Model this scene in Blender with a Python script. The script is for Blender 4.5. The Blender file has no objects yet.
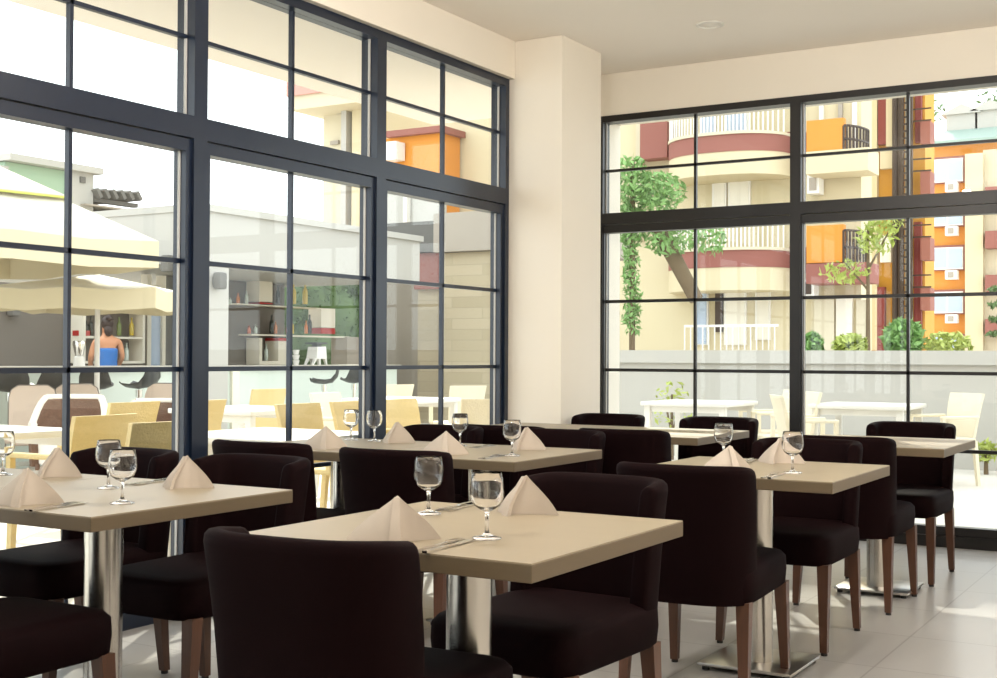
import bpy, bmesh, math, random
from mathutils import Vector, Matrix
random.seed(7)
S = bpy.context.scene
C = S.collection
PI = math.pi
R = math.radians

# ------------------------------------------------------------------ camera
FPX = 1248.5
YAW, PITCH, ROLL = R(30.79), R(0.8145), R(0.274)
CH = 1.165
fw = Vector((-math.sin(YAW)*math.cos(PITCH), math.cos(YAW)*math.cos(PITCH), math.sin(PITCH)))
rt = Vector((math.cos(YAW), math.sin(YAW), 0)); up = rt.cross(fw)
c_, s_ = math.cos(ROLL), math.sin(ROLL)
rt, up = c_*rt + s_*up, -s_*rt + c_*up
camd = bpy.data.cameras.new('camera'); cam = bpy.data.objects.new('camera', camd); C.objects.link(cam)
camd.sensor_width = 36; camd.lens = FPX/997*36; camd.clip_end = 500
M = Matrix((rt, up, -fw)).transposed().to_4x4(); M.translation = Vector((0, 0, CH)); cam.matrix_world = M
S.camera = cam
O = Vector((0, 0, CH))
def ray(x, y): return FPX*fw + (x-498.5)*rt - (y-339)*up
def onX(x, y, X): d = ray(x, y); return O + d*(X/d.x)
def onY(x, y, Y): d = ray(x, y); return O + d*(Y/d.y)
def onZ(x, y, z): d = ray(x, y); return O + d*((z-CH)/d.z)
def gp(px, d, z=0):                      # ground point seen in column px at distance d along the view
    v = ray(px, 369); v = v/FPX; return Vector((v.x*d, v.y*d, z))

# ------------------------------------------------------------------ materials
def srgb(h):
    h = h.lstrip('#'); c = [int(h[i:i+2], 16)/255 for i in (0, 2, 4)]
    return tuple(x/12.92 if x <= .04045 else ((x+.055)/1.055)**2.4 for x in c) + (1,)
MATS = {}
def mat(name, col, rough=.6, metal=0, var=.06, scale=8, bump=0, bscale=60, stretch=None, spec=None, sheen=0, coat=0):
    m = bpy.data.materials.new(name); m.use_nodes = True; n = m.node_tree.nodes; l = m.node_tree.links
    b = n['Principled BSDF']; c = srgb(col) if isinstance(col, str) else tuple(col)+(1,)
    b.inputs['Roughness'].default_value = rough; b.inputs['Metallic'].default_value = metal
    if spec is not None: b.inputs['Specular IOR Level'].default_value = spec
    if sheen: b.inputs['Sheen Weight'].default_value = sheen
    if coat: b.inputs['Coat Weight'].default_value = coat
    tc = n.new('ShaderNodeTexCoord'); mp = n.new('ShaderNodeMapping'); l.new(tc.outputs['Object'], mp.inputs[0])
    if stretch: mp.inputs['Scale'].default_value = stretch
    nz = n.new('ShaderNodeTexNoise'); nz.inputs['Scale'].default_value = scale; nz.inputs['Detail'].default_value = 4
    l.new(mp.outputs[0], nz.inputs[0])
    mx = n.new('ShaderNodeMix'); mx.data_type = 'RGBA'
    mx.inputs[6].default_value = tuple(x*(1-var) for x in c[:3])+(1,); mx.inputs[7].default_value = tuple(min(1, x*(1+var)) for x in c[:3])+(1,)
    l.new(nz.outputs[0], mx.inputs[0]); l.new(mx.outputs[2], b.inputs['Base Color'])
    if bump:
        n2 = n.new('ShaderNodeTexNoise'); n2.inputs['Scale'].default_value = bscale; l.new(mp.outputs[0], n2.inputs[0])
        bp = n.new('ShaderNodeBump'); bp.inputs['Strength'].default_value = bump; bp.inputs['Distance'].default_value = .01
        l.new(n2.outputs[0], bp.inputs['Height']); l.new(bp.outputs[0], b.inputs['Normal'])
    MATS[name] = m; return m
def brickmat(name, c1, c2, mortar, w, h, rough=.6, msize=.01, off=.5, rot=None, bump=.3):
    m = mat(name, c1, rough); n = m.node_tree.nodes; l = m.node_tree.links; b = n['Principled BSDF']
    br = n.new('ShaderNodeTexBrick'); br.offset = off
    br.inputs['Scale'].default_value = 1; br.inputs['Brick Width'].default_value = w; br.inputs['Row Height'].default_value = h
    br.inputs['Mortar Size'].default_value = msize; br.inputs['Color1'].default_value = srgb(c1); br.inputs['Color2'].default_value = srgb(c2); br.inputs['Mortar'].default_value = srgb(mortar)
    tc = n.new('ShaderNodeTexCoord'); mp = n.new('ShaderNodeMapping'); l.new(tc.outputs['Object'], mp.inputs[0]); l.new(mp.outputs[0], br.inputs[0])
    if rot: mp.inputs['Rotation'].default_value = rot
    l.new(br.outputs['Color'], b.inputs['Base Color'])
    if bump:
        bp = n.new('ShaderNodeBump'); bp.inputs['Strength'].default_value = bump; bp.inputs['Distance'].default_value = .004; bp.invert = True
        l.new(br.outputs['Fac'], bp.inputs['Height']); l.new(bp.outputs[0], b.inputs['Normal'])
    return m
def emis(name, col, st):
    m = bpy.data.materials.new(name); m.use_nodes = True; b = m.node_tree.nodes['Principled BSDF']
    b.inputs['Base Color'].default_value = srgb(col); b.inputs['Emission Color'].default_value = srgb(col); b.inputs['Emission Strength'].default_value = st
    MATS[name] = m; return m
def panemat(name, tint, k):
    m = bpy.data.materials.new(name); m.use_nodes = True; n = m.node_tree.nodes; l = m.node_tree.links
    n.remove(n['Principled BSDF']); t = n.new('ShaderNodeBsdfTransparent'); t.inputs[0].default_value = srgb(tint)
    g = n.new('ShaderNodeBsdfGlossy'); g.inputs['Roughness'].default_value = 0; f = n.new('ShaderNodeLayerWeight'); f.inputs[0].default_value = .5
    pw = n.new('ShaderNodeMath'); pw.operation = 'POWER'; pw.inputs[1].default_value = 5; l.new(f.outputs['Facing'], pw.inputs[0])
    mu = n.new('ShaderNodeMath'); mu.operation = 'MULTIPLY_ADD'; mu.inputs[1].default_value = k; mu.inputs[2].default_value = .03; l.new(pw.outputs[0], mu.inputs[0])
    mx = n.new('ShaderNodeMixShader'); l.new(mu.outputs[0], mx.inputs[0]); l.new(t.outputs[0], mx.inputs[1]); l.new(g.outputs[0], mx.inputs[2])
    l.new(mx.outputs[0], n['Material Output'].inputs[0]); MATS[name] = m; return m
def glassmat(name, col='#ffffff', rough=0):
    m = bpy.data.materials.new(name); m.use_nodes = True; b = m.node_tree.nodes['Principled BSDF']
    b.inputs['Base Color'].default_value = srgb(col); b.inputs['Roughness'].default_value = rough; b.inputs['Transmission Weight'].default_value = 1; b.inputs['IOR'].default_value = 1.45
    MATS[name] = m; return m

mat('plaster_cream', '#efe8db', .85, var=.02, scale=3, bump=.05, bscale=120)
mat('plaster_ceiling', '#f6efe6', .9, var=.015, scale=2)
brickmat('floor_tile', '#a6a4a1', '#aba9a6', '#8f8c89', .6, .6, .3, .004, 0, bump=.1)
mat('frame_glare_blue', (.005, .012, .030), .3, var=.1, spec=.6)  # near-black frames with bluish lens glare put into the colour
mat('frame_black', (.008, .0065, .006), .35, var=.1, spec=.5)
mat('frame_seal', '#b9b8b4', .5)
panemat('pane', '#fbfdfc', .5)
mat('fabric_brown', (.0062, .0017, .0021), .75, var=.15, scale=20, bump=.1, bscale=500, spec=.05)
mat('leg_wood', (.085, .035, .018), .38, var=.35, scale=6, stretch=(8, 8, .7))
mat('glide', (.01, .01, .01), .5)
mat('table_laminate', '#918570', .38, var=.05, scale=5, stretch=(1.2, 14, 1), spec=.5)
mat('table_edge', '#62543f', .5, var=.06, scale=6, stretch=(2, 2, 20))
mat('steel', (.62, .60, .56), .24, 1, var=.03, scale=4, stretch=(40, 40, .5))
mat('base_steel', (.62, .60, .57), .28, 1, var=.03)
mat('chrome', (.75, .74, .72), .1, 1, var=.02)
mat('linen', '#b3a89b', .85, var=.03, scale=30, bump=.1, bscale=400)
glassmat('goblet_glass')
mat('cutlery_steel', (.7, .69, .67), .15, 1, var=.02)
mat('white_paint', '#b4b1aa', .6, var=.02, scale=2)
mat('white_gloss', '#dedbd4', .35, var=.01)
mat('terrace_stone', '#d2ccc2', .6, var=.05, scale=3)
mat('shop_grey', '#6d665e', .7, var=.1, scale=3, stretch=(.4, .4, 18), bump=.15, bscale=20)
mat('bar_front', '#c9d2c8', .35, var=.03, scale=1)
mat('counter_stone', '#b8b2a6', .35, var=.05)
mat('shelf_white', '#e4dccb', .5, var=.02)
mat('red_lacquer', '#b0201c', .4, var=.05)
mat('rattan_yellow', '#d6c08a', .6, var=.12, scale=60, stretch=(1, 1, 1), bump=.5, bscale=90)
mat('rattan_cream', '#e2d8c0', .6, var=.1, scale=60, bump=.5, bscale=90)
mat('wicker_brown', '#6e513f', .65, var=.45, scale=45, bump=.6, bscale=70)
mat('cushion_tan', '#cfbcab', .85, var=.04)
mat('cushion_white', '#efe8db', .85, var=.02)
mat('piping_grey', '#7a7068', .7)
mat('stool_black', (.03, .032, .032), .4, var=.1)
mat('canvas_cream', '#dcd6c6', .9, var=.02)
mat('canvas_valance', '#d3c8aa', .9, var=.03)
mat('piping_lime', '#c6cf6a', .8)
mat('grey_render', '#a39a8e', .85, var=.04)
mat('dark_render', '#6c6a66', .8, var=.05)
brickmat('beige_cladding', '#b0a388', '#bdb096', '#a89c85', 1.2, .18, .7, .006, .5, (PI/2, 0, 0))
mat('apartment_cream', '#cdc09f', .9, var=.04, scale=.6)
mat('apartment_pale', '#cdc3a9', .9, var=.03)
mat('parapet_red', '#905a50', .85, var=.06, scale=.8)
mat('orange_render', '#d58c38', .85, var=.05, scale=.8)
mat('yellow_render', '#c69136', .85, var=.05, scale=.8)
mat('rail_white', '#e6e3dc', .5)
mat('window_glass_blue', '#aebcd0', .15, var=.08)
mat('curtain_pale', '#e6e0d2', .8, var=.05, stretch=(6, 6, .2))
mat('door_dark', '#4a3c32', .6)
mat('pipe_dark', '#3a2b22', .5)
mat('parapet_flare', '#c4968a', .85)  # parapet red lightened, lens flare put into the colour
mat('maroon', '#7c2f2b', .6)
mat('roof_tile', '#8fa39a', .8, var=.1)
mat('roof_green', '#9db59b', .8, var=.04)
mat('ac_white', '#e8e6e0', .5)
mat('leaf', '#7fa560', .6, var=.35, scale=4)
mat('leaf_dark', '#55703c', .6, var=.4, scale=3)
mat('leaf_lime', '#a8b45a', .6, var=.25, scale=4)
mat('bark', '#6b5a43', .85, var=.2)
mat('skin', '#c98d68', .55, var=.03)
mat('hair', '#2a1712', .5, var=.2)
mat('blue_cloth', '#2f6fb8', .8, var=.08)
mat('label_paper', '#efe6cf', .7)
for nm, cl in dict(amber='#c8742c', dark='#20261c', clear='#c8d2c8', gold='#d3b83c', pink='#cf7a62', green='#6d7f3a').items():
    mat('bottle_'+nm, cl, .15, var=.05, spec=.6)
mat('lamp_lens', '#f4efe6', .3)

# ------------------------------------------------------------------ mesh helpers
class MB:
    def __init__(s): s.bm = bmesh.new()
    def box(s, c, size, bev=0, rot=None, seg=2):
        r = bmesh.ops.create_cube(s.bm, size=1); vs = r['verts']
        bmesh.ops.scale(s.bm, vec=size, verts=vs)
        if bev:
            es = list({e for v in vs for e in v.link_edges})
            g = bmesh.ops.bevel(s.bm, geom=es, offset=bev, segments=seg, profile=.5, affect='EDGES')
            vs = list({v for f in g['faces'] for v in f.verts} | {v for v in vs if v.is_valid})
        m = Matrix.Translation(Vector(c))
        if rot: m = m @ rot.to_matrix().to_4x4() if hasattr(rot, 'to_matrix') else m @ rot
        bmesh.ops.transform(s.bm, matrix=m, verts=vs); return s
    def bx(s, x0, x1, y0, y1, z0, z1, bev=0):
        return s.box(((x0+x1)/2, (y0+y1)/2, (z0+z1)/2), (abs(x1-x0), abs(y1-y0), abs(z1-z0)), bev)
    def ring(s, pts): return [s.bm.verts.new(p) for p in pts]
    def loft(s, rings, closed=True, cap=True):
        rs = [s.ring(r) for r in rings]; n = len(rs[0])
        for a, b in zip(rs, rs[1:]):
            for i in range(n if closed else n-1):
                j = (i+1) % n; s.bm.faces.new((a[i], a[j], b[j], b[i]))
        if cap and closed: s.bm.faces.new(rs[0][::-1]); s.bm.faces.new(rs[-1])
        return s
    def tube(s, p0, p1, r0, r1=None, n=12):
        p0, p1 = Vector(p0), Vector(p1); r1 = r0 if r1 is None else r1; d = (p1-p0).normalized()
        a = d.orthogonal().normalized(); b = d.cross(a)
        f = lambda p, r: [p + a*(r*math.cos(2*PI*i/n)) + b*(r*math.sin(2*PI*i/n)) for i in range(n)]
        return s.loft([f(p0, r0), f(p1, r1)])
    def path(s, ps, r, n=8):
        for a, b in zip(ps, ps[1:]): s.tube(a, b, r, r, n)
        return s
    def leg(s, p0, p1, a0, a1):           # square tapered leg
        p0, p1 = Vector(p0), Vector(p1)
        q = lambda p, a: [p+Vector((x*a/2, y*a/2, 0)) for x, y in ((-1, -1), (1, -1), (1, 1), (-1, 1))]
        return s.loft([q(p1, a1), q(p0, a0)])
    def lathe(s, prof, n=20, c=(0, 0, 0), cap=False):
        c = Vector(c); rs = [[c+Vector((max(r, .0004)*math.cos(2*PI*i/n), max(r, .0004)*math.sin(2*PI*i/n), z)) for i in range(n)] for r, z in prof]
        return s.loft(rs, cap=cap)
    def prism(s, poly, v):                # polygon extruded along v
        v = Vector(v); return s.loft([[Vector(p) for p in poly], [Vector(p)+v for p in poly]])
    def ball(s, c, r, sub=2, sc=(1, 1, 1)):
        g = bmesh.ops.create_icosphere(s.bm, subdivisions=sub, radius=r); bmesh.ops.scale(s.bm, vec=sc, verts=g['verts']); bmesh.ops.translate(s.bm, vec=Vector(c), verts=g['verts']); return s
    def leaves(s, c, rad, n, size, squash=(1, 1, 1)):
        for _ in range(n):
            while True:
                p = Vector((random.uniform(-1, 1), random.uniform(-1, 1), random.uniform(-1, 1)))
                if p.length < 1: break
            p = Vector(c)+Vector((p.x*rad*squash[0], p.y*rad*squash[1], p.z*rad*squash[2]))
            a = Vector((random.gauss(0, 1), random.gauss(0, 1), random.gauss(0, 1))).normalized(); b = a.orthogonal().normalized(); b = Matrix.Rotation(random.uniform(0, 6.3), 3, a) @ b; k = a.cross(b)
            z = size*random.uniform(.6, 1.3)
            vs = [s.bm.verts.new(p+q) for q in (b*z, k*z*.38+a*z*.1, -b*z, -k*z*.38+a*z*.1)]
            s.bm.faces.new(vs)
        return s
    def build(s, name, m, parent=None, smooth=35, loc=None, rz=0):
        bmesh.ops.recalc_face_normals(s.bm, faces=s.bm.faces)
        me = bpy.data.meshes.new(name); s.bm.to_mesh(me); s.bm.free()
        me.materials.append(MATS[m])
        if smooth: me.shade_smooth(); me.set_sharp_from_angle(angle=R(smooth))
        o = bpy.data.objects.new(name, me); C.objects.link(o)
        if parent is not None: o.parent = parent
        if loc is not None: o.location = loc
        o.rotation_euler.z = rz
        return o
def tag(o, label, cat, group=None, kind=None):
    o['label'] = label; o['category'] = cat
    if group: o['group'] = group
    if kind: o['kind'] = kind
    return o
def thing(name, label, cat, loc=(0, 0, 0), rz=0, group=None, kind=None):
    o = bpy.data.objects.new(name, None); C.objects.link(o); o.location = loc; o.rotation_euler.z = rz; o.empty_display_size = .1
    return tag(o, label, cat, group, kind)
def kids(o): return [c for c in C.objects if c.parent == o]
def dup(root, loc, rz, label, group=None, scale=None):
    r = root.copy(); C.objects.link(r); r.location = loc; r.rotation_euler = (0, 0, rz); r['label'] = label
    if group: r['group'] = group
    if scale: r.scale = (scale,)*3
    for ch in kids(root):
        c = ch.copy(); C.objects.link(c); c.parent = r
        for g in kids(ch):
            d = g.copy(); C.objects.link(d); d.parent = c
    return r
class Proto:                              # first placement moves the built thing, later ones copy it with its parts
    def __init__(s, maker): s.maker = maker; s.root = None
    def put(s, loc, rz, label, group=None, scale=None):
        if s.root is None:
            s.root = s.maker(); s.root.location = loc; s.root.rotation_euler.z = rz; s.root['label'] = label
            if group: s.root['group'] = group
            if scale: s.root.scale = (scale,)*3
            return s.root
        return dup(s.root, loc, rz, label, group, scale)

# ================================================================== ROOM
LX, RY, CZ = -4.12, 8.12, 3.20          # glass planes of the two window walls, ceiling height
def struct(name, mb, m, label, cat, smooth=0): return tag(mb.build(name, m, smooth=smooth), label, cat, kind='structure')
struct('floor', MB().bx(-4.2, 4.4, -3.2, 8.2, -.12, 0), 'floor_tile', 'polished grey tiled restaurant floor', 'floor')
struct('ceiling', MB().bx(-4.2, 4.5, -3.3, 8.5, CZ, CZ+.2), 'plaster_ceiling', 'smooth off-white restaurant ceiling', 'ceiling')
struct('wall_left', MB().bx(-4.2, -4.02, -3.2, 6.94, 2.955, CZ-.002), 'plaster_cream', 'cream plaster beam above the long left window', 'wall')
struct('column', MB().bx(-4.165, -3.68, 6.945, 7.5, 0, CZ-.002).bx(-4.165, -4.0, 7.502, 8.06, 0, CZ-.002), 'plaster_cream', 'square cream plaster column between the two window walls', 'column')
struct('wall_right', MB().bx(-4.2, 4.4, 8.07, 8.45, 2.895, CZ-.002).bx(-4.165, -3.985, 8.07, 8.45, 0, 2.893).bx(.33, 4.4, 8.07, 8.45, 0, 2.893), 'plaster_cream', 'cream plaster beam above the right window wall', 'wall')
struct('wall_back', MB().bx(-4.42, 4.4, -3.4, -3.2, 0, CZ-.002), 'plaster_cream', 'cream plaster wall behind the viewer', 'wall')
struct('wall_side', MB().bx(4.4, 4.6, -3.4, 8.45, 0, CZ-.002), 'plaster_cream', 'cream plaster wall at the far side of the dining room', 'wall')

def window(name, ax, a0, a1, Z, fm, label, lowpost=.035, swap=False):
    """One bay. ax 'L': plane x=LX running along y; 'R': plane y=RY running along x."""
    w = thing(name, label, 'window', kind='structure')
    def B(mb, u0, u1, d0, d1, z0, z1, bev=0):     # d is measured into the room
        if ax == 'L': mb.bx(LX+d0, LX+d1, u0, u1, z0, z1, bev)
        else: mb.bx(u0, u1, RY-d1, RY-d0, z0, z1, bev)
        return mb
    tr0, tr1, hd0, hd1, mu, m1, m2, m3 = Z; p = .042 if ax == 'L' else .036
    f = MB()
    B(f, a0, a0+p, -.05, .06, 0, hd1); B(f, a1-p, a1, -.05, .06, 0, hd1)
    B(f, a0+p, a1-p, -.05, .06, hd0, hd1); B(f, a0+p, a1-p, -.05, .06, tr0+.06, tr1); B(f, a0+p, a1-p, -.05, .06, 0, .07)
    f.build('frame', fm, w, 0)
    q = MB(); b0, b1 = a0+p, a1-p
    B(q, b0, b0+lowpost, -.03, .045, .07, tr0+.055); B(q, b1-lowpost, b1, -.03, .045, .07, tr0+.055)
    B(q, b0+lowpost, b1-lowpost, -.03, .045, tr0, tr0+.055); B(q, b0+lowpost, b1-lowpost, -.03, .045, .07, .125)
    q.build('sliding_sash', fm, w, 0)
    g = MB(); mid = (a0+a1)/2; t = .009
    B(g, mid-t, mid+t, -.012, .014, tr1, hd0); B(g, mid-t, mid+t, -.012, .014, .125, tr0)
    B(g, b0, b1, -.012, .014, mu-t, mu+t)
    for z in (m1, m2, m3): B(g, b0+lowpost, b1-lowpost, -.012, .014, z-t-.002, z+t+.002)
    g.build('muntin', fm, w, 0)
    e = MB()
    B(e, b0, b0+.008, .0, .012, tr1, hd0); B(e, b1-.008, b1, 0, .012, tr1, hd0); B(e, b0+lowpost, b0+lowpost+.006, 0, .012, .125, tr0); B(e, b1-lowpost-.006, b1-lowpost, 0, .012, .125, tr0)
    e.build('glazing_seal', 'frame_seal', w, 0)
    B(MB(), b0, b1, -.004, .004, tr1, hd0).build('upper_pane', 'pane', w, 0)
    B(MB(), b0+.01, b1-.01, -.004, .004, .08, tr0).build('lower_pane', 'pane', w, 0)
    return w
ZL = (2.085, 2.245, 2.905, 2.955, 2.61, 1.59, 1.102, .60)
ZR = (2.055, 2.195, 2.85, 2.895, 2.505, 1.565, 1.075, .593)
yl = [6.935-1.385*i for i in range(8)]
for i, (nm, lb) in enumerate((('window_1', 'black framed left window bay next to the cream column'), ('window_2', 'second left window bay from the column, bar shelves seen through it'), ('window_3', 'left window bay at the edge of the photo, parasol seen through it'),
        ('window_4', 'left window bay beside the viewer'), ('window_5', 'left window bay just behind the viewer'), ('window_6', 'left window bay further behind the viewer'), ('window_7', 'last left window bay by the back wall'))):
    window(nm, 'L', yl[i+1], yl[i], ZL, 'frame_glare_blue', lb)
xr = [-3.975, -2.53, -1.105, .32, 1.745, 3.17, 4.4]
for i, (nm, lb) in enumerate((('window_8', 'right window bay next to the column, curved balconies seen through it'), ('window_9', 'right window bay with the orange building seen through it'), ('window_10', 'right window bay just outside the photo'),
        )):
    window(nm, 'R', xr[i], xr[i+1], ZR, 'frame_black', lb, lowpost=.006)

# ceiling downlights
def mk_down():
    t = thing('ceiling_downlight', '', 'ceiling light')
    MB().lathe([(.085, 0), (.085, -.008), (.07, -.012), (.062, -.004), (.062, 0)], 24).build('trim_ring', 'white_gloss', t)
    MB().lathe([(.06, -.003), (.0, -.003)], 24).build('lens', 'lamp_lens', t)
    return t
DL = Proto(mk_down)
DL.put(onZ(710, 24, CZ-.001), 0, 'small recessed ceiling downlight above the right tables')
def mk_fill_pendant():  # pendants added out of view as fill light for ceiling and beams
    t = thing('fill_pendant', '', 'added fill lamp', group='added fill pendants over the room')
    MB().tube((0, 0, -.34), (0, 0, 0), .004).lathe([(.05, -.0), (.05, -.02), (0, -.02)], 16).build('cord', 'glide', t)
    MB().lathe([(.0, -.33), (.03, -.335), (.035, -.37), (.03, -.372), (.0, -.36)], 16).build('socket', 'chrome', t)
    return t
PD = Proto(mk_fill_pendant)
for x, y, lb in ((-2.3, 3.5, 'added fill pendant above the front left tables'), (-.8, 3.9, 'added fill pendant above the aisle by the front centre table'), (-2.2, 1.0, 'added fill pendant beside the viewer, towards the left window'),
        (.7, 1.3, 'added fill pendant just right of the viewer'), (1.0, 4.6, 'added fill pendant in the right half of the room, towards the window wall'), (2.8, 3.0, 'added fill pendant furthest right in the room')):
    PD.put((x, y, CZ-.001), 0, lb)
    ld = bpy.data.lights.new('fill_bulb', 'POINT'); ld.shadow_soft_size = .045; ld.energy = 54; ld.color = (1, .94, .87)
    lo = bpy.data.objects.new('fill_bulb', ld); C.objects.link(lo); lo.location = (x, y, CZ-.43)

# ================================================================== DINING FURNITURE
def mk_table():
    t = thing('dining_table', '', 'table', group='square dining tables')
    h = .395
    top = MB().box((0, 0, .7485), (2*h-.002, 2*h-.002, .003)).build('tabletop', 'table_laminate', t, 0)
    MB().box((0, 0, .7285), (2*h, 2*h, .037), .002).build('edge_band', 'table_edge', top, 0)
    MB().lathe([(.056, .028), (.056, .70), (.10, .702), (.10, .709), (0, .709)], 40).build('pedestal', 'steel', t)
    b = MB().box((0, .02, .022), (.36, .36, .012), .003).build('base_plate', 'base_steel', t)
    for x in (-.155, .155):
        for y in (-.135, .175): MB().lathe([(.014, 0), (.014, .016)], 12, (x, y, 0), True).build('foot', 'glide', b)
    return t
TB = Proto(mk_table)
tables = dict(
    T2=((-1.62, 2.585), 'square wooden dining table in the centre foreground, in front of the nearest chair back'),
    T1=((-2.925, 2.61), 'square dining table at the left foreground whose steel pedestal is in full view'),
    T0=((-3.689, 2.61), 'dining table against the left window, joined to the left foreground table'),
    T3=((-1.575, 4.565), 'square dining table at the right, its steel base plate in full view'),
    T4=((-2.865, 4.665), 'square dining table in the middle of the room, behind the front centre table'),
    T7=((-3.629, 4.665), 'dining table beside the left window, joined to the middle table'),
    T6=((-1.575, 6.38), 'dining table at the far right by the right window'),
    T5=((-2.815, 6.47), 'far dining table in front of the column corner, left of the far right table'),
    T8=((-3.579, 6.47), 'dining table furthest back, tucked against the cream column'))
for key, ((x, y), lb) in tables.items():
    o = TB.put((x, y, 0), 0, lb)
    if key in ('T0', 'T7', 'T8'): o.scale.x = .93          # the window side tables are a little narrower

def mk_chair():
    t = thing('dining_chair', '', 'chair', group='dark upholstered dining chairs')
    # seat cushion: rounded slab slightly narrower at the front
    s = MB(); rings = []
    for z, ins in ((.345, .012), (.352, .004), (.40, 0), (.445, .002), (.462, .016), (.470, .05)):
        pts = []
        for i in range(40):
            a = 2*PI*i/40; cx, sy = math.cos(a), math.sin(a)
            x = math.copysign(abs(cx)**.28, cx); y = math.copysign(abs(sy)**.28, sy)
            wd = .240-.008*(y+1)/2
            pts.append((x*(wd-ins), .0+y*(.285-ins), z))
        rings.append(pts)
    s.loft(rings).build('seat', 'fabric_brown', t, 50)
    # curved back shell
    N = 36; path = []
    for i in range(N+1):
        u = i/N; th = PI*u; cx, sy = math.cos(th), math.sin(th)
        path.append((math.copysign(abs(cx)**.68, cx), -abs(sy)**.68))
    prof = [(0, .345), (0, .45), (0, .60), (0, .72), (0, .782), (.004, .798), (.014, .807), (.028, .810), (.042, .807), (.052, .798), (.056, .782), (.056, .70), (.056, .55), (.056, .40), (.056, .345)]
    rings = []
    for i, (px, py) in enumerate(path):
        a = path[max(i-1, 0)]; b = path[min(i+1, N)]
        ring = []
        for n_, z in prof:
            k = (z-.345)/.465; w = .225+.015*k; dep = .17; y0 = -.165-.045*k*k-.01*k
            X = lambda q: Vector((q[0]*w, y0+q[1]*dep))
            P = X((px, py)); T = (X(b)-X(a)).normalized(); nn = Vector((-T.y, T.x))
            if nn.dot(Vector((0, -.05))-P) < 0 and abs(px) < .99: nn = -nn
            if abs(px) >= .99: nn = Vector((-math.copysign(1, px), 0))
            q = P+nn*n_
            drop = .012*(1-abs(py))**2*k
            ring.append((q.x, q.y, z-drop))
        rings.append(ring)
    # rounded wing ends
    def shrink(r, f, dy):
        c = sum((Vector(p) for p in r), Vector())/len(r)
        return [(c.x+(p[0]-c.x)*f, p[1]+dy, p[2] if p[2] < .5 else p[2]-(1-f)*.012) for p in r]
    rings = [shrink(rings[0], .55, .016), shrink(rings[0], .88, .012)]+rings+[shrink(rings[-1], .88, .012), shrink(rings[-1], .55, .016)]
    MB().loft(rings).build('backrest', 'fabric_brown', t, 60)
    for sx in (-1, 1):
        for sy in (-1, 1):
            l = MB().leg((sx*.205, sy*.232, .352), (sx*.214, sy*.260, .012), .046, .028).build('leg', 'leg_wood', t, 0)
            MB().lathe([(.013, 0), (.013, .012)], 10, (sx*.214, sy*.260, 0), True).build('glide', 'glide', l)
    return t
CH_ = Proto(mk_chair)
chairs = [
    (-1.655, 2.251, 3, 'dark brown dining chair nearest the viewer, its back filling the bottom centre'),
    (-2.875, 2.15, 0, 'dark dining chair cut off by the bottom left corner, only its seat in view'),
    (-1.645, 4.225, 3, 'dark dining chair with its back to the viewer at the right table'),
    (-2.851, 4.233, 2, 'dark dining chair with its back to the viewer behind the front centre table'),
    (-3.56, 4.276, 0, 'dark dining chair seen from behind by the left window, only its back top showing'),
    (-2.69, 5.972, 3, 'dark dining chair seen from behind at the far table in front of the column corner'),
    (-1.60, 6.06, 0, 'dark dining chair with its back to the viewer at the far right table'),
    (-3.344, 5.927, 0, 'dark dining chair seen from behind at the furthest table by the column'),
    (-1.675, 3.08, 177, 'dark tub dining chair facing the viewer behind the front centre table'),
    (-3.0, 3.08, 180, 'dark tub dining chair facing the viewer behind the left foreground table'),
    (-3.61, 3.06, 180, 'dark tub dining chair facing the viewer between the wine glasses and the left window'),
    (-1.63, 5.13, 181, 'dark tub dining chair facing the viewer behind the right table with chrome base plate'),
    (-2.85, 5.11, 180, 'dark tub dining chair facing the viewer behind the middle table, right of its napkin'),
    (-3.53, 5.10, 180, 'dark tub dining chair facing the viewer behind the middle tables, left one beside the window'),
    (-1.585, 6.90, 180, 'dark tub dining chair facing the viewer at the far right table by the window'),
    (-2.68, 6.82, 180, 'dark tub dining chair facing the viewer at the far table left of the window post'),
    (-3.40, 6.80, 180, 'dark tub dining chair facing the viewer in front of the cream column'),
]
for x, y, a, lb in chairs: CH_.put((x, y, 0), R(a), lb)

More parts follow.
